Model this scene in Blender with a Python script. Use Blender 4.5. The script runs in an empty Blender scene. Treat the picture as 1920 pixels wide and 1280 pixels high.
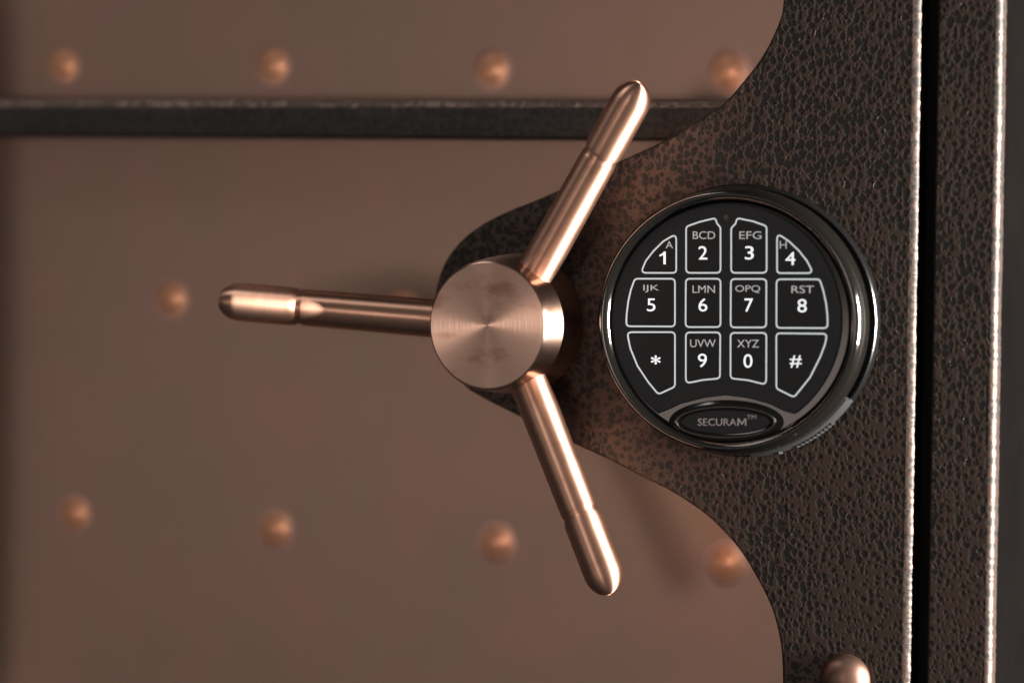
import bpy, bmesh, math, random
from mathutils import Vector, Matrix, noise
R = math.radians
random.seed(4)
S = bpy.context.scene
COL = S.collection

# ------------------------------------------------------------------ camera
YAW, PITCH, ROLL, DIST = R(22.0), R(2.0), R(-0.75), 1.15     # a long lens, a little to the right of the door
FPX = 6900.0                                                # focal length in pixels of a 1920 wide frame
cdir = Vector((math.sin(YAW)*math.cos(PITCH), -math.cos(YAW)*math.cos(PITCH), math.sin(PITCH)))
cam_d = bpy.data.cameras.new('camera'); cam = bpy.data.objects.new('camera', cam_d); COL.objects.link(cam)
cam.location = cdir*DIST
rot = (-cdir).to_track_quat('-Z', 'Y').to_matrix() @ Matrix.Rotation(-ROLL, 3, 'Z')
cam.rotation_euler = rot.to_euler()
cam_d.sensor_width = 36.0; cam_d.lens = 36.0*FPX/1920.0
cam_d.clip_start = 0.02; cam_d.clip_end = 50
cam_d.dof.use_dof = True
cam_d.dof.focus_distance = DIST - 0.030
cam_d.dof.aperture_fstop = 4.3
S.camera = cam

# ------------------------------------------------------------------ world, lamps, exposure
W = bpy.data.worlds.new('World'); S.world = W; W.use_nodes = True
wn = W.node_tree.nodes; wl = W.node_tree.links
bg = wn['Background']; bg.inputs['Strength'].default_value = 1.0
# a dim room: brighter behind the photographer, dark to the sides and behind the safe
tc = wn.new('ShaderNodeTexCoord'); sx = wn.new('ShaderNodeSeparateXYZ'); cr = wn.new('ShaderNodeValToRGB')
wl.new(tc.outputs['Generated'], sx.inputs[0])
mr = wn.new('ShaderNodeMapRange'); mr.inputs[1].default_value = 1; mr.inputs[2].default_value = -1
wl.new(sx.outputs['Y'], mr.inputs[0]); wl.new(mr.outputs[0], cr.inputs[0]); wl.new(cr.outputs[0], bg.inputs['Color'])
e = cr.color_ramp.elements
e[0].position = 0.5; e[0].color = (0.022, 0.021, 0.021, 1); e[1].position = 1.0; e[1].color = (0.150, 0.138, 0.128, 1)
k = e.new(0.80); k.color = (0.060, 0.056, 0.054, 1)

def area(name, loc, target, sx_, sy_, power, col):
    l = bpy.data.lights.new(name, 'AREA'); l.shape = 'RECTANGLE'; l.size = sx_; l.size_y = sy_
    l.energy = power; l.color = col
    o = bpy.data.objects.new(name, l); COL.objects.link(o); o.location = loc
    o.rotation_euler = (Vector(target)-Vector(loc)).to_track_quat('-Z', 'Y').to_euler()
    return o
area('rim_lamp', (1.30, -0.037, 0.02), (0, 0, 0), 0.016, 0.60, 240, (1.0, 0.90, 0.81))
area('warm_softbox', (-0.60, -1.30, -0.10), (0, 0, 0), 0.7, 0.14, 0.46, (1.0, 0.82, 0.72))
area('front_lamp', (-0.06, -1.40, 0.04), (0, 0, 0), 0.22, 0.24, 1.25, (1.0, 0.82, 0.72))
area('upper_left_lamp', (-0.62, -0.62, 1.05), (0, 0, 0), 0.5, 0.35, 2.2, (1.0, 0.93, 0.88))

S.view_settings.view_transform = 'Standard'; S.view_settings.look = 'None'
S.view_settings.exposure = 0; S.view_settings.gamma = 1; S.view_settings.use_curve_mapping = False
S.render.engine = 'CYCLES'
S.cycles.use_denoising = True
S.cycles.caustics_reflective = True; S.cycles.blur_glossy = 0.3
S.cycles.max_bounces = 10; S.cycles.glossy_bounces = 6
S.cycles.sample_clamp_indirect = 1.6

# ------------------------------------------------------------------ measuring: a point of the photograph -> the door at height h (mm)
MM = 0.001
def P(px, py, h=0.0):
    d = rot @ Vector(((px-960)/FPX, -(py-640)/FPX, -1))
    t = (-h*MM - cam.location.y)/d.y
    return cam.location + d*t
def mmpx(h=0):                       # metres in one pixel, upright, near the middle
    return (P(1200, 640, h)-P(1200, 740, h)).length/100

# ------------------------------------------------------------------ materials
def mat(name, base, metallic=0.0, rough=0.5, spec=0.5):
    m = bpy.data.materials.new(name); m.use_nodes = True
    b = m.node_tree.nodes['Principled BSDF']
    b.inputs['Base Color'].default_value = (*base, 1); b.inputs['Metallic'].default_value = metallic
    b.inputs['Roughness'].default_value = rough; b.inputs['Specular IOR Level'].default_value = spec
    return m, m.node_tree.nodes, m.node_tree.links, b

def N(nodes, t, **kw):
    n = nodes.new(t)
    for k, v in kw.items(): setattr(n, k, v)
    return n

def hammered(name, ridge, pit, metal=0.75, rough=0.46, scale=415.0, depth=0.00008, cover=0.03, zr=(0.0, 0.22)):
    """black paint with copper veins: round pits crowded together, smooth lands between"""
    m, n, l, b = mat(name, ridge, metal, rough)
    t = N(n, 'ShaderNodeTexCoord')
    nz = N(n, 'ShaderNodeTexNoise'); nz.inputs['Scale'].default_value = 160; nz.inputs['Detail'].default_value = 2
    l.new(t.outputs['Object'], nz.inputs['Vector'])
    sub = N(n, 'ShaderNodeVectorMath', operation='SUBTRACT'); l.new(nz.outputs['Color'], sub.inputs[0]); sub.inputs[1].default_value = (.5, .5, .5)
    sc = N(n, 'ShaderNodeVectorMath', operation='SCALE'); l.new(sub.outputs[0], sc.inputs[0]); sc.inputs['Scale'].default_value = 0.0016
    ad = N(n, 'ShaderNodeVectorMath', operation='ADD'); l.new(t.outputs['Object'], ad.inputs[0]); l.new(sc.outputs[0], ad.inputs[1])
    # how crowded the pits are, varying slowly over the sheet
    big = N(n, 'ShaderNodeTexNoise'); big.inputs['Scale'].default_value = 38; big.inputs['Detail'].default_value = 3
    l.new(t.outputs['Object'], big.inputs['Vector'])
    xz = N(n, 'ShaderNodeSeparateXYZ'); l.new(ad.outputs[0], xz.inputs[0])
    c2 = N(n, 'ShaderNodeCombineXYZ'); l.new(xz.outputs[0], c2.inputs[0]); l.new(xz.outputs[2], c2.inputs[1])
    yy = N(n, 'ShaderNodeMath', operation='MULTIPLY'); l.new(xz.outputs[1], yy.inputs[0]); yy.inputs[1].default_value = 0.8
    cx_ = N(n, 'ShaderNodeMath', operation='SUBTRACT'); l.new(xz.outputs[0], cx_.inputs[0]); l.new(yy.outputs[0], cx_.inputs[1]); l.new(cx_.outputs[0], c2.inputs[0])
    # the coat crowds more towards the top of the sheet
    zg = N(n, 'ShaderNodeMapRange'); l.new(xz.outputs[2], zg.inputs[0]); zg.inputs[1].default_value = zr[0]; zg.inputs[2].default_value = zr[1]
    zg.inputs[3].default_value = -0.13; zg.inputs[4].default_value = 0.05
    outs = []
    for k, s_ in enumerate((scale, scale*1.7)):
        v = N(n, 'ShaderNodeTexVoronoi', feature='F1', voronoi_dimensions='2D'); v.inputs['Scale'].default_value = s_; v.inputs['Randomness'].default_value = 0.95
        l.new(c2.outputs[0], v.inputs['Vector'])
        sep = N(n, 'ShaderNodeSeparateColor'); l.new(v.outputs['Color'], sep.inputs[0])
        ra = N(n, 'ShaderNodeMath', operation='MULTIPLY_ADD'); l.new(sep.outputs[0], ra.inputs[0]); ra.inputs[1].default_value = (0.30, 0.42)[k]; ra.inputs[2].default_value = (0.30, 0.05)[k] + cover
        rb = N(n, 'ShaderNodeMath', operation='MULTIPLY_ADD'); l.new(big.outputs['Fac'], rb.inputs[0]); rb.inputs[1].default_value = 0.5; rb.inputs[2].default_value = -0.25
        rc = N(n, 'ShaderNodeMath', operation='ADD'); l.new(rb.outputs[0], rc.inputs[0]); l.new(zg.outputs[0], rc.inputs[1])
        rr = N(n, 'ShaderNodeMath', operation='ADD'); l.new(ra.outputs[0], rr.inputs[0]); l.new(rc.outputs[0], rr.inputs[1])
        di = N(n, 'ShaderNodeMath', operation='SUBTRACT'); l.new(rr.outputs[0], di.inputs[0]); l.new(v.outputs['Distance'], di.inputs[1])
        mp = N(n, 'ShaderNodeMapRange', interpolation_type='SMOOTHSTEP'); l.new(di.outputs[0], mp.inputs[0])
        mp.inputs[1].default_value = -0.04; mp.inputs[2].default_value = 0.30
        outs.append(mp.outputs[0])
    mx = N(n, 'ShaderNodeMath', operation='MAXIMUM'); l.new(outs[0], mx.inputs[0]); l.new(outs[1], mx.inputs[1])
    mix = N(n, 'ShaderNodeMix', data_type='RGBA'); l.new(mx.outputs[0], mix.inputs['Factor'])
    mix.inputs['A'].default_value = (*ridge, 1); mix.inputs['B'].default_value = (*pit, 1)
    l.new(mix.outputs['Result'], b.inputs['Base Color'])
    fine = N(n, 'ShaderNodeTexNoise'); fine.inputs['Scale'].default_value = 1500; fine.inputs['Detail'].default_value = 2
    l.new(t.outputs['Object'], fine.inputs['Vector'])
    hgt = N(n, 'ShaderNodeMath', operation='MULTIPLY_ADD'); l.new(mx.outputs[0], hgt.inputs[0]); hgt.inputs[1].default_value = -1.0
    fs = N(n, 'ShaderNodeMath', operation='MULTIPLY'); l.new(fine.outputs['Fac'], fs.inputs[0]); fs.inputs[1].default_value = 0.10
    l.new(fs.outputs[0], hgt.inputs[2])
    bp = N(n, 'ShaderNodeBump'); bp.inputs['Strength'].default_value = 1.0; bp.inputs['Distance'].default_value = depth
    l.new(hgt.outputs[0], bp.inputs['Height']); l.new(bp.outputs[0], b.inputs['Normal'])
    mt = N(n, 'ShaderNodeMapRange'); l.new(mx.outputs[0], mt.inputs[0]); mt.inputs[3].default_value = metal; mt.inputs[4].default_value = 0.0
    rg = N(n, 'ShaderNodeMapRange'); l.new(mx.outputs[0], rg.inputs[0]); rg.inputs[3].default_value = rough; rg.inputs[4].default_value = 0.5; l.new(rg.outputs[0], b.inputs['Roughness'])
    b.inputs['Specular IOR Level'].default_value = 0.22
    l.new(mt.outputs[0], b.inputs['Metallic'])
    return m

M_hammer = hammered('hammered_vein_paint', (0.060, 0.044, 0.038), (0.0095, 0.0092, 0.009))
M_lit_edge = hammered('hammered_lit_edge', (0.20, 0.145, 0.125), (0.16, 0.115, 0.10), rough=0.42, depth=0.00004)  # paler copper brown: light on the strap's sloped edge put into the colour
M_strap = hammered('hammered_black_paint', (0.070, 0.064, 0.061), (0.040, 0.040, 0.040), metal=0.3, rough=0.5, depth=0.00008)

def sheet(name, a, bcol, metal, rough):
    """smooth copper toned sheet with faint cloudy tarnish and fine brushing"""
    m, n, l, b = mat(name, a, metal, rough)
    t = N(n, 'ShaderNodeTexCoord')
    nz = N(n, 'ShaderNodeTexNoise'); nz.inputs['Scale'].default_value = 26; nz.inputs['Detail'].default_value = 3; nz.inputs['Roughness'].default_value = 0.5
    l.new(t.outputs['Object'], nz.inputs['Vector'])
    mp = N(n, 'ShaderNodeMapRange', interpolation_type='SMOOTHSTEP'); l.new(nz.outputs['Fac'], mp.inputs[0]); mp.inputs[1].default_value = .3; mp.inputs[2].default_value = .7
    mix = N(n, 'ShaderNodeMix', data_type='RGBA'); l.new(mp.outputs[0], mix.inputs['Factor'])
    mix.inputs['A'].default_value = (*a, 1); mix.inputs['B'].default_value = (*bcol, 1)
    l.new(mix.outputs['Result'], b.inputs['Base Color'])
    fine = N(n, 'ShaderNodeTexNoise'); fine.inputs['Scale'].default_value = 2600; fine.inputs['Detail'].default_value = 1
    l.new(t.outputs['Object'], fine.inputs['Vector'])
    bp = N(n, 'ShaderNodeBump'); bp.inputs['Strength'].default_value = 0.25; bp.inputs['Distance'].default_value = 0.0001
    l.new(fine.outputs['Fac'], bp.inputs['Height']); l.new(bp.outputs[0], b.inputs['Normal'])
    return m
M_sheet = sheet('copper_sheet', (0.46, 0.285, 0.238), (0.41, 0.285, 0.222), 0.7, 0.42)
def soft_edge_rivet():
    """copper rivet worn bright on its crown, its skirt as tarnished as the sheet"""
    m, n, l, b = mat('rivet_copper', (0.9, 0.4, 0.2), 0.6, 0.36)
    t = N(n, 'ShaderNodeTexCoord'); ln = N(n, 'ShaderNodeVectorMath', operation='LENGTH'); l.new(t.outputs['Object'], ln.inputs[0])
    nz = N(n, 'ShaderNodeTexNoise'); nz.inputs['Scale'].default_value = 350; l.new(t.outputs['Object'], nz.inputs['Vector'])
    ma = N(n, 'ShaderNodeMath', operation='MULTIPLY_ADD'); l.new(nz.outputs['Fac'], ma.inputs[0]); ma.inputs[1].default_value = 0.0012; l.new(ln.outputs['Value'], ma.inputs[2])
    mp = N(n, 'ShaderNodeMapRange', interpolation_type='SMOOTHSTEP'); l.new(ma.outputs[0], mp.inputs[0]); mp.inputs[1].default_value = 0.0035; mp.inputs[2].default_value = 0.0078
    mix = N(n, 'ShaderNodeMix', data_type='RGBA'); l.new(mp.outputs[0], mix.inputs['Factor'])
    mix.inputs['A'].default_value = (1.0, 0.49, 0.29, 1); mix.inputs['B'].default_value = (0.50, 0.305, 0.248, 1)  # crown copper to sheet tone: soft-focus edge put into the colour
    l.new(mix.outputs['Result'], b.inputs['Base Color'])
    return m
M_rivet = soft_edge_rivet()

def turned(name, base, rough, aniso, axis, stain=0.0):
    """lathe turned copper: fine circular tool marks"""
    m, n, l, b = mat(name, base, 1.0, rough)
    b.inputs['Anisotropic'].default_value = aniso; b.inputs['Anisotropic Rotation'].default_value = 0.25
    tg = N(n, 'ShaderNodeTangent', direction_type='RADIAL', axis=axis); l.new(tg.outputs[0], b.inputs['Tangent'])
    t = N(n, 'ShaderNodeTexCoord')
    mpg = N(n, 'ShaderNodeMapping'); mpg.inputs['Scale'].default_value = (1.0, 1.0, 2.2); l.new(t.outputs['Object'], mpg.inputs[0])
    nz = N(n, 'ShaderNodeTexNoise'); nz.inputs['Scale'].default_value = 60; nz.inputs['Detail'].default_value = 5; nz.inputs['Roughness'].default_value = 0.6
    l.new(mpg.outputs[0], nz.inputs['Vector'])
    mp = N(n, 'ShaderNodeMapRange', interpolation_type='SMOOTHSTEP'); l.new(nz.outputs['Fac'], mp.inputs[0])
    mp.inputs[1].default_value = .50; mp.inputs[2].default_value = .70; mp.inputs[4].default_value = stain
    mix = N(n, 'ShaderNodeMix', data_type='RGBA'); l.new(mp.outputs[0], mix.inputs['Factor'])
    mix.inputs['A'].default_value = (*base, 1); mix.inputs['B'].default_value = (base[0]*.55, base[1]*.42, base[2]*.36, 1)
    l.new(mix.outputs['Result'], b.inputs['Base Color'])
    rn = N(n, 'ShaderNodeTexNoise'); rn.inputs['Scale'].default_value = 110; rn.inputs['Detail'].default_value = 2; l.new(t.outputs['Object'], rn.inputs['Vector'])
    rm = N(n, 'ShaderNodeMapRange'); l.new(rn.outputs['Fac'], rm.inputs[0]); rm.inputs[1].default_value = .3; rm.inputs[2].default_value = .7
    rm.inputs[3].default_value = rough-.02; rm.inputs[4].default_value = rough+.03
    if axis == 'Z': l.new(rm.outputs[0], b.inputs['Roughness'])
    # tool marks
    sp = N(n, 'ShaderNodeSeparateXYZ'); l.new(t.outputs['Object'], sp.inputs[0])
    if axis == 'Y':
        a_, b_ = sp.outputs[0], sp.outputs[2]
        cmb = N(n, 'ShaderNodeCombineXYZ'); l.new(a_, cmb.inputs[0]); l.new(b_, cmb.inputs[1])
        ln = N(n, 'ShaderNodeVectorMath', operation='LENGTH'); l.new(cmb.outputs[0], ln.inputs[0]); rad = ln.outputs['Value']
        ad = N(n, 'ShaderNodeMath', operation='ADD'); l.new(rad, ad.inputs[0]); l.new(sp.outputs[1], ad.inputs[1]); val = ad.outputs[0]
    else:
        val = sp.outputs[2]
    n1 = N(n, 'ShaderNodeTexNoise', noise_dimensions='1D'); n1.inputs['Scale'].default_value = 1300; n1.inputs['Detail'].default_value = 2
    l.new(val, n1.inputs['W'])
    bp = N(n, 'ShaderNodeBump'); bp.inputs['Strength'].default_value = 0.22; bp.inputs['Distance'].default_value = 0.0001
    l.new(n1.outputs['Fac'], bp.inputs['Height']); l.new(bp.outputs[0], b.inputs['Normal'])
    return m
M_hub = turned('turned_copper_hub', (0.52, 0.355, 0.285), 0.28, 0.95, 'Y', 0.75)
M_spoke = turned('turned_copper_rod', (0.76, 0.455, 0.335), 0.40, 0.85, 'Z', 0.3)
M_bolt = turned('polished_copper', (0.20, 0.122, 0.098), 0.42, 0.0, 'Y', 0.2)

M_black, n_, l_, b_ = mat('gloss_black_bezel', (0.0030, 0.0028, 0.0026), 0.0, 0.085, 0.8)
b_.inputs['Coat Weight'].default_value = 0.3; b_.inputs['Coat Roughness'].default_value = 0.04
M_base = mat('satin_black_housing', (0.0028, 0.0029, 0.0032), 0.0, 0.20, 0.5)[0]
M_hatch = mat('grey_plastic', (0.013, 0.0138, 0.0155), 0.0, 0.45, 0.3)[0]
M_face, n_, l_, b_ = mat('black_keypad_film', (0.020, 0.0255, 0.033), 0.0, 0.42, 0.25)
# dust and fine scratches on the film
t_ = N(n_, 'ShaderNodeTexCoord'); mg_ = N(n_, 'ShaderNodeMapping'); mg_.inputs['Scale'].default_value = (1, 1, 3.5); l_.new(t_.outputs['Object'], mg_.inputs[0])
z_ = N(n_, 'ShaderNodeTexNoise'); z_.inputs['Scale'].default_value = 900; z_.inputs['Detail'].default_value = 3; l_.new(mg_.outputs[0], z_.inputs['Vector'])
q_ = N(n_, 'ShaderNodeMapRange'); q_.inputs[1].default_value = .62; q_.inputs[2].default_value = .80; l_.new(z_.outputs['Fac'], q_.inputs[0])
x_ = N(n_, 'ShaderNodeMix', data_type='RGBA'); x_.inputs['A'].default_value = (0.020, 0.0255, 0.033, 1); x_.inputs['B'].default_value = (0.07, 0.075, 0.08, 1)
l_.new(q_.outputs[0], x_.inputs['Factor']); l_.new(x_.outputs['Result'], b_.inputs['Base Color'])
M_key = mat('black_key_film', (0.014, 0.018, 0.0235), 0.0, 0.42, 0.25)[0]
def backlit(name, col, e):
    m, n, l, b = mat(name, col, 0, 0.5)
    b.inputs['Emission Color'].default_value = (*col, 1); b.inputs['Emission Strength'].default_value = e
    return m
M_digit = backlit('backlit_numeral', (0.92, 0.97, 1.0), 0.88)
M_line = backlit('backlit_key_outline', (0.80, 0.88, 0.92), 0.48)
M_letter = mat('grey_print', (0.62, 0.63, 0.65), 0, 0.5)[0]
M_letter = backlit('backlit_grey_letter', (0.70, 0.72, 0.74), 0.36)
M_print = mat('silver_print', (0.85, 0.85, 0.88), 0.0, 0.5)[0]
M_led = mat('unlit_indicator', (0.10, 0.10, 0.10), 0, 0.3)[0]
M_dark = mat('black_seal', (0.006, 0.006, 0.006), 0, 0.8, 0.2)[0]
M_side, n_, l_, b_ = mat('grey_side_paint', (0.003, 0.003, 0.003), 0.0, 0.6, 0.0)
t_ = N(n_, 'ShaderNodeTexCoord'); z_ = N(n_, 'ShaderNodeTexNoise'); z_.inputs['Scale'].default_value = 45; z_.inputs['Detail'].default_value = 6
l_.new(t_.outputs['Object'], z_.inputs['Vector'])
x_ = N(n_, 'ShaderNodeMix', data_type='RGBA'); x_.inputs['A'].default_value = (0.0012, 0.0012, 0.0012, 1); x_.inputs['B'].default_value = (0.0028, 0.0025, 0.0024, 1)
l_.new(z_.outputs['Fac'], x_.inputs['Factor']); l_.new(x_.outputs['Result'], b_.inputs['Base Color'])

# ------------------------------------------------------------------ builders
def obj(name, bm, m, parent=None, origin=None, smooth=True, rotm=None):
    """one mesh object; bm is in world metres unless rotm is given (then local)"""
    bmesh.ops.recalc_face_normals(bm, faces=bm.faces)
    if origin is None: origin = parent_origin(parent)
    if rotm is None:
        for v in bm.verts: v.co -= origin
    me = bpy.data.meshes.new(name); bm.to_mesh(me); bm.free()
    me.materials.append(m)
    if smooth:
        me.shade_smooth()
        me.set_sharp_from_angle(angle=R(42))
        for p in me.polygons:                            # the flat front stays flat right up to its rounded edge
            if p.normal.y < -0.99999: p.use_smooth = False
    o = bpy.data.objects.new(name, me); COL.objects.link(o)
    if parent: o.parent = parent
    o.location = origin - parent_origin(parent)
    if rotm is not None: o.rotation_euler = rotm.to_euler()
    o['_w'] = list(origin)
    return o
def parent_origin(p):
    return Vector(p['_w']) if p is not None else Vector((0, 0, 0))
def thing(name, label, cat, loc):
    o = bpy.data.objects.new(name, None); COL.objects.link(o); o.location = loc; o['_w'] = list(loc)
    o.empty_display_size = 0.02
    o['label'] = label; o['category'] = cat
    return o

def lathe(c, prof, kx=1.0, n=128, cap_end=True, bm=None):
    """turned body on the door at c (x, z); prof = (radius mm, height mm) pairs"""
    bm = bm or bmesh.new(); rings = []
    for r, h in prof:
        if r < 1e-6: rings.append([bm.verts.new((c[0], -h*MM, c[1]))]); continue
        rings.append([bm.verts.new((c[0]+r*MM*kx*math.cos(2*math.pi*k/n), -h*MM, c[1]+r*MM*math.sin(2*math.pi*k/n))) for k in range(n)])
    for a, b in zip(rings, rings[1:]):
        for k in range(n):
            j = (k+1) % n
            if len(a) == 1: bm.faces.new((a[0], b[k], b[j]))
            elif len(b) == 1: bm.faces.new((a[k], a[j], b[0]))
            else: bm.faces.new((a[k], a[j], b[j], b[k]))
    return bm

def catmull(pts, step):
    out = []
    for i in range(len(pts)-1):
        p0 = pts[max(i-1, 0)]; p1 = pts[i]; p2 = pts[i+1]; p3 = pts[min(i+2, len(pts)-1)]
        L = math.dist(p1, p2); k = max(1, int(L/step))
        for j in range(k):
            t = j/k
            out.append(tuple(.5*((2*p1[a])+(-p0[a]+p2[a])*t+(2*p0[a]-5*p1[a]+4*p2[a]-p3[a])*t*t+(-p0[a]+3*p1[a]-3*p2[a]+p3[a])*t**3) for a in (0, 1)))
    out.append(tuple(pts[-1])); return out

def area2(p): return .5*sum(p[i][0]*p[(i+1) % len(p)][1]-p[(i+1) % len(p)][0]*p[i][1] for i in range(len(p)))

def offset(poly, d):
    """move a closed (x, z) outline inward by d (a number or one per point)"""
    n = len(poly); out = []; s = 1 if area2(poly) > 0 else -1
    for i in range(n):
        a, b, c = Vector(poly[i-1]), Vector(poly[i]), Vector(poly[(i+1) % n])
        t1 = (b-a); t2 = (c-b)
        if t1.length < 1e-9: t1 = t2
        if t2.length < 1e-9: t2 = t1
        t1 = t1.normalized(); t2 = t2.normalized()
        n1 = Vector((-t1.y, t1.x))*s; n2 = Vector((-t2.y, t2.x))*s
        m = n1+n2
        m = m.normalized() if m.length > 1e-6 else n1
        k = d[i] if isinstance(d, list) else d
        out.append(tuple(b+m*(k/max(.5, m.dot(n1)))))
    return out

def slab(poly, h0, h1, rad, steps=5, bm=None, front=True):
    """plate with outline poly (world x, z in m), back at h0, front at h1 (mm), front edge rounded by rad (mm)"""
    bm = bm or bmesh.new(); n = len(poly)
    rads = rad if isinstance(rad, list) else [rad]*n
    rings = [[bm.verts.new((p[0], -h0*MM, p[1])) for p in poly]]
    for k in range(steps+1):
        a = math.pi/2*k/steps
        q = offset(poly, [r*MM*(1-math.cos(a)) for r in rads])
        rings.append([bm.verts.new((q[i][0], -(h1-rads[i]*(1-math.sin(a)))*MM, q[i][1])) for i in range(n)])
    for a, b in zip(rings, rings[1:]):
        for i in range(n):
            j = (i+1) % n; bm.faces.new((a[i], a[j], b[j], b[i]))
    if front:
        f = bm.faces.new(rings[-1])
        bmesh.ops.triangulate(bm, faces=[f])
    return bm

def W2(pts, h): return [(lambda v: (v.x, v.z))(P(x, y, h)) for x, y in pts]
def box(x0, x1, z0, z1, h0, h1, rad=0.5, bm=None):
    return slab([(x0, z0), (x1, z0), (x1, z1), (x0, z1)], h0, h1, rad, 4, bm)

def rounded(pts, r, k=6):
    """px outline with every corner sharper than 25 degrees rounded"""
    out = []; n = len(pts)
    for i in range(n):
        a, b, c = Vector(pts[i-1]), Vector(pts[i]), Vector(pts[(i+1) % n])
        u = a-b; v = c-b
        ang = u.angle(v)
        if ang > R(155): out.append(tuple(b)); continue
        d = min(r/math.tan(ang/2), .45*u.length, .45*v.length)
        p, q = b+u.normalized()*d, b+v.normalized()*d
        for j in range(k+1):
            t = j/k; out.append(tuple(p*(1-t)**2+b*2*t*(1-t)+q*t*t))
    return out

# ================================================================== the safe body
U = mmpx(0)                                              # metres per px
top_z, bot_z = P(1000, -260, 0).z, P(1000, 1540, 0).z
xdoor = P(1719, 640, 0).x                                # right edge of the door
xf0, xf1 = P(1748, 640, -1).x, P(1869, 640, -1).x        # frame bar
body = thing('safe_body', 'dark hammered safe body frame with a plain grey side, right of the black door gap', 'safe', (0.5*(xf0+xf1), 0.02, bot_z))
def wob(poly, amp, sc, sel):
    return [(p[0]+(amp*noise.noise(Vector((p[0]*sc, p[1]*sc, 3.1)))+0.00014*noise.noise(Vector((0.3, p[1]*55, 1.7))) if sel(p) else 0), p[1]) for p in poly]
def bar_outline(x0, x1, z0, z1, step=0.0005):
    k = int((z1-z0)/step)
    return [(x0, z0+(z1-z0)*i/k) for i in range(k+1)] + [(x1, z1-(z1-z0)*i/k) for i in range(k+1)]
fp = bar_outline(xf0, xf1, bot_z, top_z)
fp = wob(fp, 0.00016, 700, lambda p: p[0] > 0.5*(xf0+xf1))
obj('front_frame', slab(fp, -6, -1, [2.2 if p[0] > .5*(xf0+xf1) else 0.8 for p in fp], 6), M_hammer, body)
obj('side_panel', box(xf1-0.006, xf1-0.0004, bot_z, top_z, -420, -6.2, 0.3), M_side, body)
obj('door_jamb', box(xf0-0.010, xf1-0.0065, bot_z, top_z, -60, -6.2, 0.3), M_dark, body)
xl0, xl1 = P(-260, 640, -4).x, P(-26, 640, -30).x
obj('hinge_side_frame', box(xl0, xl1, bot_z, top_z, -60, -4, 1.5), M_strap, body)

# ================================================================== the door
door = thing('safe_door', 'copper and hammered brown safe door with a wavy edged plate, round rivets and dark cross strap', 'safe door', (0.0, 0.03, bot_z))
left = [(1500, -120), (1486, -60), (1469, 0), (1464, 31), (1443, 81), (1419, 120), (1390, 157), (1355, 195), (1295, 234), (1266, 253), (1217, 277), (1162, 302),
        (1100, 332), (1040, 360), (1000, 377), (955, 395), (912, 416), (876, 441), (848, 470), (830, 500), (820, 530), (815, 565), (818, 605),
        (827, 645), (845, 690), (870, 722), (900, 743), (977, 782), (1030, 808), (1086, 836), (1143, 862), (1199, 891), (1255, 919), (1315, 958), (1357, 996),
        (1392, 1038), (1420, 1085), (1438, 1120), (1450, 1150), (1461, 1195), (1466, 1240), (1467, 1290), (1466, 1350), (1462, 1420)]
lp = catmull(W2(left, 0), 0.0005)
zt, zb = lp[0][1], lp[-1][1]
kk = int((zt-zb)/0.0005)
rp = [(xdoor, zb+(zt-zb)*i/kk) for i in range(kk+1)]
plate = [p for i, p in enumerate(lp)] + rp
plate = wob(plate, 0.00016, 700, lambda p: p[0] > xdoor-1e-5)
rads = [3.0 if p[0] > xdoor-0.001 else 0.7 for p in plate]
obj('hammered_plate', slab(plate, -14, 0, rads, 6), M_hammer, door)
HP = -30                                                # the copper sheets lie this far behind the plate
z_lo0, z_lo1 = bot_z, P(700, 245, HP).z
x_p0, x_p1 = P(-200, 640, HP).x, xdoor-0.006
low = obj('lower_panel', box(x_p0, x_p1, z_lo0, z_lo1, HP-4, HP, 0.4), M_sheet, door)
upp = obj('upper_panel', box(x_p0, x_p1, z_lo1+0.0002, top_z, HP-4, HP, 0.4), M_sheet, door)
# the strap across the door: a flat dark bar with a sloped upper edge
zs0, zs1 = P(700, 260, -14).z, P(700, 201, -14).z
bm = bmesh.new()
prof = [(HP-1, zs0), (-15, zs0), (-14.2, zs0+0.0006), (-14, zs0+0.0014), (-14, zs1-0.0006), (-14.2, zs1), (-15.3, zs1+0.0017), (-16.3, zs1+0.0024), (HP-1, zs1+0.0026)]
xs = [x_p0+(x_p1-x_p0)*i/500 for i in range(501)]
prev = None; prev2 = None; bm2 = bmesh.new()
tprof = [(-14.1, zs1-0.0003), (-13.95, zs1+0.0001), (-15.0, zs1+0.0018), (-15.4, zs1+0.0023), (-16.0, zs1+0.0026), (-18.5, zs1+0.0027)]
for x in xs:
    row = []
    for k, (h, z) in enumerate(prof):
        w_ = 0.00022*noise.noise(Vector((x*420, k*0.7, 8.0))) if 3 < k < 8 else 0
        row.append(bm.verts.new((x, -(h+w_*1000)*MM, z+w_)))
    if prev:
        for k in range(len(prof)-1): bm.faces.new((prev[k], prev[k+1], row[k+1], row[k]))
    prev = row
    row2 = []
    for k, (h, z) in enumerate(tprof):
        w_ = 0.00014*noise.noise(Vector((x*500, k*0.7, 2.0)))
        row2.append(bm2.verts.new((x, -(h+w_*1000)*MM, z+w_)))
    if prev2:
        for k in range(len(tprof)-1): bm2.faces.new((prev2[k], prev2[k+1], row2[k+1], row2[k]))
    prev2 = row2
strap = obj('cross_strap', bm, M_strap, door)
obj('lit_edge', bm2, M_lit_edge, strap)  # added strip over the strap's slope, coloured as if lit
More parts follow.
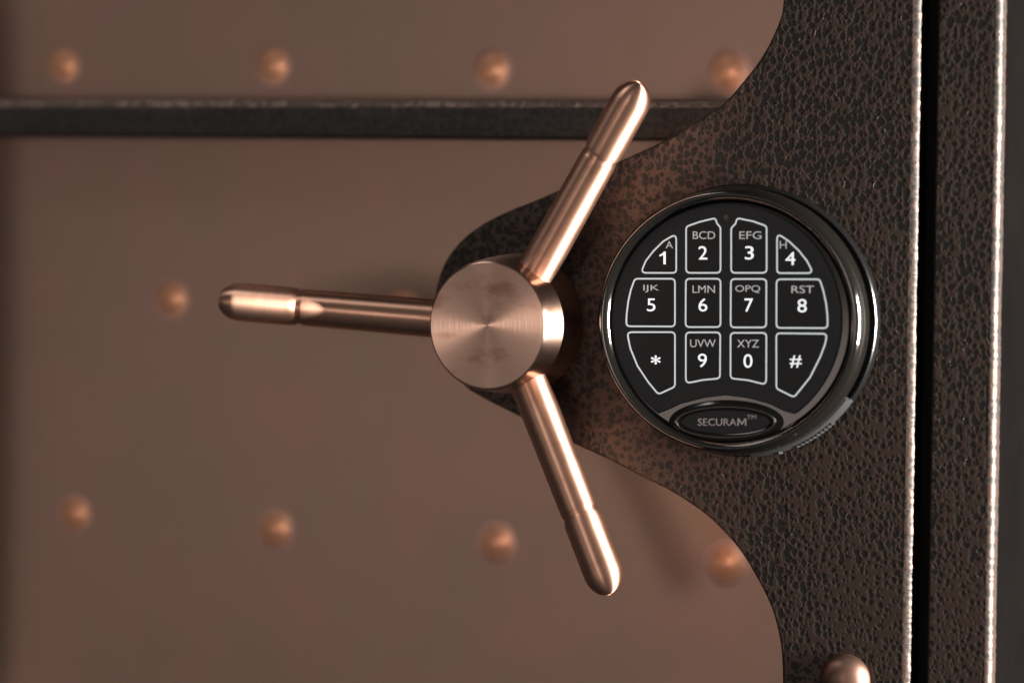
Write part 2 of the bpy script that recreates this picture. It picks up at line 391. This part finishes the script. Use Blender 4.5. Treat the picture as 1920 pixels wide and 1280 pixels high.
# rivets: soft low domes set in the sheet
def dome(c, h0, rr, hh):
    return lathe((c.x, c.z), [(rr*q/10, h0-0.03+hh*math.exp(-1.5*(q/10)**2.2)) for q in range(19, -1, -1)], n=48)
for i, (x, y, rpx) in enumerate([(120, 122, 26), (512, 122, 28), (922, 130, 29), (1366, 134, 30)]):
    obj('rivet', dome(P(x, y, HP), HP, rpx*U*1000*1.1, 1.0), M_rivet, upp, origin=P(x, y, HP))
for i, (x, y, rpx) in enumerate([(140, 963, 26), (517, 992, 28), (932, 1018, 29), (1362, 1057, 31), (322, 560, 27), (756, 580, 28)]):
    obj('rivet', dome(P(x, y, HP), HP, rpx*U*1000*1.1, 1.0), M_rivet, low, origin=P(x, y, HP))
# the round copper bolt head on the plate near the bottom
c = P(1585, 1274, 0)
obj('bolt_head', lathe((c.x, c.z), [(8.0, -0.3), (8.0, 0.5), (7.7, 1.6), (7.0, 2.9), (5.8, 4.1), (4.2, 5.0), (2.2, 5.6), (0, 5.8)], kx=.98, n=96), M_bolt, door, origin=c)

# ================================================================== the three spoked handle
hc = P(913, 610, 27)
base = Vector((hc.x, 0, hc.z))
handle = thing('spoke_handle', 'polished copper three spoked handle with a round brushed hub on the hammered lobe', 'handle', base)
hubp = [(21.7, -0.2), (21.6, 4), (21.4, 10), (21.0, 16), (20.5, 21), (20.15, 24.3), (20.05, 25.4), (19.85, 26.1), (19.6, 26.6), (19.35, 26.88), (19.0, 27.0)]
hb = lathe((base.x, base.z), hubp + [(12, 27.0), (5, 27.0), (0.0, 27.0)], kx=.975, n=192)
obj('hub', hb, M_hub, handle)
ctr = Vector((base.x, -11*MM, base.z))
for px, py in ((411, 563), (1201, 158), (1146, 1112)):
    tip = P(px, py, 27)
    ax = tip-ctr; L = ax.length*1000
    q = ax.normalized().to_track_quat('Z', 'Y').to_matrix()
    f = L/93.0
    shaft = [(0, 12), (6.05, 12), (6.0, 30), (5.88, 45), (5.72, 64.6), (5.66, 65.2), (5.45, 65.6), (5.34, 66.0), (5.32, 67.0)]
    grip = [(5.2, 66.9), (5.5, 67.0), (5.8, 67.7), (5.9, 68.5), (5.96, 69.4), (5.98, 76), (5.98, 86.0)] + [(5.98*math.cos(R(t))**.8, 86.0+7.0*math.sin(R(t))**1.15) for t in range(12, 90, 6)] + [(0, 93.0)]
    def rod(prof):
        bm = bmesh.new(); rings = []
        for r, s in prof:
            z = s*f*MM
            if r == 0: rings.append([bm.verts.new((0, 0, z))]); continue
            rings.append([bm.verts.new((r*MM*math.cos(2*math.pi*k/64), r*MM*math.sin(2*math.pi*k/64), z)) for k in range(64)])
        for a, b in zip(rings, rings[1:]):
            for k in range(64):
                j = (k+1) % 64
                if len(a) == 1: bm.faces.new((a[0], b[k], b[j]))
                elif len(b) == 1: bm.faces.new((a[k], a[j], b[0]))
                else: bm.faces.new((a[k], a[j], b[j], b[k]))
        return bm
    sp = obj('spoke', rod(shaft), M_spoke, handle, origin=ctr, rotm=q)
    gr = obj('grip', rod(grip), M_spoke, None, origin=ctr, rotm=q)
    gr.parent = sp; gr.location = (0, 0, 0); gr.rotation_euler = (0, 0, 0)

# ================================================================== the electronic keypad
HF = 13.6
kc = P(1369, 602, 12)
KX = 0.975/math.cos(YAW)
kb = Vector((kc.x, 0, kc.z))
pad = thing('keypad_lock', 'round black keypad lock with lit numbers fixed on the hammered plate', 'keypad', kb)
u = U*1000                                              # mm per px
obj('housing', lathe((kb.x, kb.z), [(252*u, -0.2), (252*u, 2.6), (251*u, 3.2), (249*u, 3.6), (241*u, 3.7), (238*u, 3.5), (237*u, 4.2), (237*u, 5.2), (240*u, 5.4), (241*u, 6), (241*u, 7.2)], kx=KX), M_base, pad)
bez = [(236*u, 6.8), (243*u, 6.8), (245*u, 7.4), (246*u, 9.0), (245.5*u, 10.8), (244*u, 12.4), (241.5*u, 13.9), (238*u, 14.9), (233.5*u, 15.4), (229*u, 15.3), (225*u, 14.7), (221.5*u, 13.9), (219.5*u, 13.3), (217*u, 13.1)]
obj('bezel', lathe((kb.x, kb.z), bez + [(120*u, 13.1), (0, 13.1)], kx=KX, n=160), M_black, pad)
# film covered key field, cut by an arch above the badge
face = []
for k in range(121):
    a = R(-127+ (360-106)*k/120 - 0)                    # from lower left over the top to lower right
    a = R(233 - 286*k/120)
    face.append((1363+216*math.cos(a), 600-219*math.sin(a)))
arch = [(1487, 776), (1468, 770), (1441, 757), (1400, 746), (1359, 741), (1319, 746), (1276, 757), (1252, 768), (1234, 775)]
fo = rounded(face+arch, 10)
obj('key_field', slab(W2(fo, HF), 13.0, HF, 0.35, 4), M_face, pad)
HK = HF+0.12
def text_mesh(body_, bold):
    cu = bpy.data.curves.new('t', 'FONT'); cu.body = body_; cu.size = 1; cu.offset = bold; cu.resolution_u = 6
    o = bpy.data.objects.new('t', cu); COL.objects.link(o)
    bpy.context.view_layer.update()
    me = bpy.data.meshes.new_from_object(o.evaluated_get(bpy.context.evaluated_depsgraph_get()))
    bpy.data.objects.remove(o); bpy.data.curves.remove(cu)
    bm = bmesh.new(); bm.from_mesh(me); bpy.data.meshes.remove(me)
    return bm
def text(name, s, cx, cy, w, h, m, parent, H, bold=0.0):
    if s == '1':
        bm = bmesh.new()
        bm.faces.new([bm.verts.new((x, y, 0)) for x, y in ((.62, 0), (1, 0), (1, 1), (.70, 1), (.48, .86), (0, .74), (0, .60), (.62, .73))])
        bm.normal_update(); bmesh.ops.triangulate(bm, faces=bm.faces[:])
    elif s == 'SECURAM':
        bm = text_mesh('SECURA', bold)
        x1 = max(v.co.x for v in bm.verts); k = max(v.co.y for v in bm.verts)
        vs = [bm.verts.new((x1+.06+x*.84, y*k, 0)) for x, y in ((0, 0), (0, 1), (.20, 1), (.5, .40), (.80, 1), (1, 1), (1, 0), (.84, 0), (.84, .68), (.565, .15), (.435, .15), (.16, .68), (.16, 0))]
        f = bm.faces.new(vs); bm.normal_update(); bmesh.ops.triangulate(bm, faces=[f])
    else: bm = text_mesh(s, bold)
    xs = [v.co.x for v in bm.verts]; ys = [v.co.y for v in bm.verts]
    x0, x1, y0, y1 = min(xs), max(xs), min(ys), max(ys)
    for v in bm.verts:
        v.co = P(cx+((v.co.x-x0)/(x1-x0)-.5)*w, cy-((v.co.y-y0)/(y1-y0)-.5)*h, H)
    g = bmesh.ops.extrude_face_region(bm, geom=bm.faces[:])
    for v in [e for e in g['geom'] if isinstance(e, bmesh.types.BMVert)]: v.co.y -= 0.00004
    return obj(name, bm, m, parent, origin=P(cx, cy, H), smooth=False)
def stroke(poly, w, H, t=0.06):
    """a raised line of width w px along a closed px outline"""
    pts = W2(poly, H); hw = w*U*.5
    o_, i_ = offset(pts, -hw), offset(pts, hw); n = len(pts); bm = bmesh.new()
    A = [[bm.verts.new((p[0], -hh*MM, p[1])) for p in ring] for ring, hh in ((o_, H-0.02), (o_, H+t), (i_, H+t), (i_, H-0.02))]
    for a, b in zip(A, A[1:]):
        for i in range(n):
            j = (i+1) % n; bm.faces.new((a[i], a[j], b[j], b[i]))
    return bm
keys = [
 ('1', (1242.5, 483.5, 11.5, 24), 'A', (1255, 459, 14, 13.5), [(1268, 438), (1268, 511.5), (1201.5, 511.5), (1211, 489), (1225, 471), (1243, 453)]),
 ('2', (1318, 474, 16.5, 25), 'BCD', (1320, 441, 42, 14.5), [(1286.5, 425), (1312, 416), (1341, 409), (1344.5, 419), (1351, 427), (1351, 511.5), (1286.5, 511.5)]),
 ('3', (1405, 474, 16.5, 25), 'EFG', (1407, 441, 41.5, 14.5), [(1437.5, 424), (1412, 415), (1382.5, 409), (1379, 419.5), (1371, 428), (1371, 511.5), (1437.5, 511.5)]),
 ('4', (1482, 484.5, 18.5, 24.5), 'H', (1468.5, 459, 13, 14), [(1457, 437), (1457, 512), (1525, 512), (1513, 489), (1498, 470), (1480, 453)]),
 ('5', (1221, 571.5, 15.8, 24), 'IJK', (1221, 541, 29.5, 14), [(1190.5, 522.5), (1265.6, 522.5), (1265.6, 612), (1174, 611.5), (1175, 589), (1178, 565), (1183, 543)]),
 ('6', (1318, 571.5, 16.5, 24.5), 'LMN', (1319.5, 542, 42, 14), [(1286, 522.5), (1351, 522.5), (1351, 613), (1285.5, 613)]),
 ('7', (1404, 572, 16, 25), 'OPQ', (1402, 542, 46.5, 14.5), [(1370.5, 523), (1437, 523), (1436.6, 613.7), (1370, 613.7)]),
 ('8', (1504, 573, 17.2, 25), 'RST', (1505, 542.5, 42, 14), [(1456, 523.5), (1537, 523.5), (1544, 546), (1549, 569), (1551.5, 592), (1552, 615), (1455.8, 614.5)]),
 ('*', (1229.5, 674.5, 18, 17), None, None, [(1175.5, 622.5), (1265.6, 622.5), (1265.6, 724.5), (1234.5, 739), (1215.5, 716), (1195.5, 686), (1182, 653)]),
 ('9', (1317, 675.5, 16.5, 25.5), 'UVW', (1318, 643.5, 48, 14.5), [(1286, 623), (1350.5, 623), (1350, 709), (1318, 712), (1286, 718.5)]),
 ('0', (1402.5, 676.5, 16.5, 25.5), 'XYZ', (1402.5, 644, 41, 14.5), [(1369.8, 623.8), (1437, 623.8), (1436.6, 721), (1403, 712.5), (1369.8, 709)]),
 ('#', (1492, 677.5, 22.5, 23), None, None, [(1455.6, 624.5), (1551, 625.5), (1547, 645), (1538, 669), (1519, 707), (1489, 744.5), (1455.8, 728)]),
]
for d, dp, lt, lpz, ol in keys:
    ro = rounded(ol, 8 if d not in '14' else 7)
    cx = sum(p[0] for p in ol)/len(ol); cy = sum(p[1] for p in ol)/len(ol)
    key = obj('key', slab(W2(ro, HF), HF-0.2, HF+0.10, 0.08, 2), M_key, pad, origin=P(cx, cy, HF))
    obj('outline', stroke(ro, 3.0, HF+0.10), M_line, key, origin=P(cx, cy, HF), smooth=False)
    text('numeral', d, *dp, M_digit, key, HF+0.11, 0.012 if d == '*' else 0.0)
    if lt: text('letters' if len(lt) > 1 else 'letter', lt, *lpz, M_letter, key, HF+0.11, 0.0)
c = P(1362.5, 408, HF)
obj('indicator_light', lathe((c.x, c.z), [(5*u, HF-.1), (5*u, HF+.08), (3*u, HF+.25), (0, HF+.3)], n=32), M_led, pad, origin=c)
# oval badge in the chin, inside a raised rim
def oval(cx, cy, a, b, h, n=96): return [(lambda v: (v.x, v.z))(P(cx+a*math.cos(2*math.pi*k/n), cy+b*math.sin(2*math.pi*k/n), h)) for k in range(n)]
bm = bmesh.new(); rings = []
for da, h in ((14, 13.0), (10, 13.25), (6, 13.6), (3, 13.8), (0, 13.9), (-3, 13.85), (-6, 13.6), (-8, 13.4), (-9, 13.1)):
    rings.append([bm.verts.new((x, -h*MM, z)) for x, z in oval(1361, 791, 93+da*1.2, 29+da, 13.6)])
for a, b in zip(rings, rings[1:]):
    for i in range(96): bm.faces.new((a[i], a[(i+1) % 96], b[(i+1) % 96], b[i]))
obj('badge_rim', bm, M_black, pad)
badge = obj('badge', slab(oval(1361, 791, 84, 22.5, 13.7), 13.0, 13.75, 0.25, 3), M_face, pad, origin=P(1361, 791, 13.7))
text('lettering', 'SECURAM', 1354, 791, 91, 14, M_print, badge, 13.76, 0.016)
text('trademark_sign', 'TM', 1409, 781.5, 17, 7.8, M_print, badge, 13.76, 0.0)
# battery hatch on the lower right flank
bm = bmesh.new(); n = 60
A = []
def sec(a, extra=0.0):
    cs, sn = math.cos(a), math.sin(a)
    return [bm.verts.new((kb.x+r*u*MM*KX*cs, -h*MM, kb.z+r*u*MM*sn)) for r, h in ((238, 2.2), (251+extra, 2.2), (253.5+extra, 3.2), (253.5+extra, 5.0), (251+extra, 6.4), (246, 7.0), (240, 7.0))]
for k in range(n+1): A.append(sec(R(-34-49*k/n)))
for a, b in zip(A, A[1:]):
    for i in range(6): bm.faces.new((a[i], a[i+1], b[i+1], b[i]))
bm.faces.new(A[0]); bm.faces.new(A[-1])
hat = obj('battery_hatch', bm, M_hatch, pad)
def rib(a0, da, r0, r1, h0, h1, bm):
    V = []
    for a in (a0, a0+da):
        cs, sn = math.cos(R(a)), math.sin(R(a))
        V.append([bm.verts.new((kb.x+r*u*MM*KX*cs, -h*MM, kb.z+r*u*MM*sn)) for r, h in ((r0, h0), (r1, h0), (r1, h1), (r0, h1))])
    for i in range(4): bm.faces.new((V[0][i], V[0][(i+1) % 4], V[1][(i+1) % 4], V[1][i]))
    bm.faces.new(V[0]); bm.faces.new(V[1])
bm = bmesh.new()
for k in range(10): rib(-47-1.9*k, 0.9, 250, 256, 2.4, 6.0, bm)
obj('finger_ridge', bm, M_hatch, hat, smooth=False)
bm = bmesh.new(); rib(-72, 0.9, 249, 256.5, 2.4, 6.2, bm)
obj('marker', bm, M_hatch, hat, smooth=False)
for o in list(bpy.data.objects):
    if '_w' in o: del o['_w']
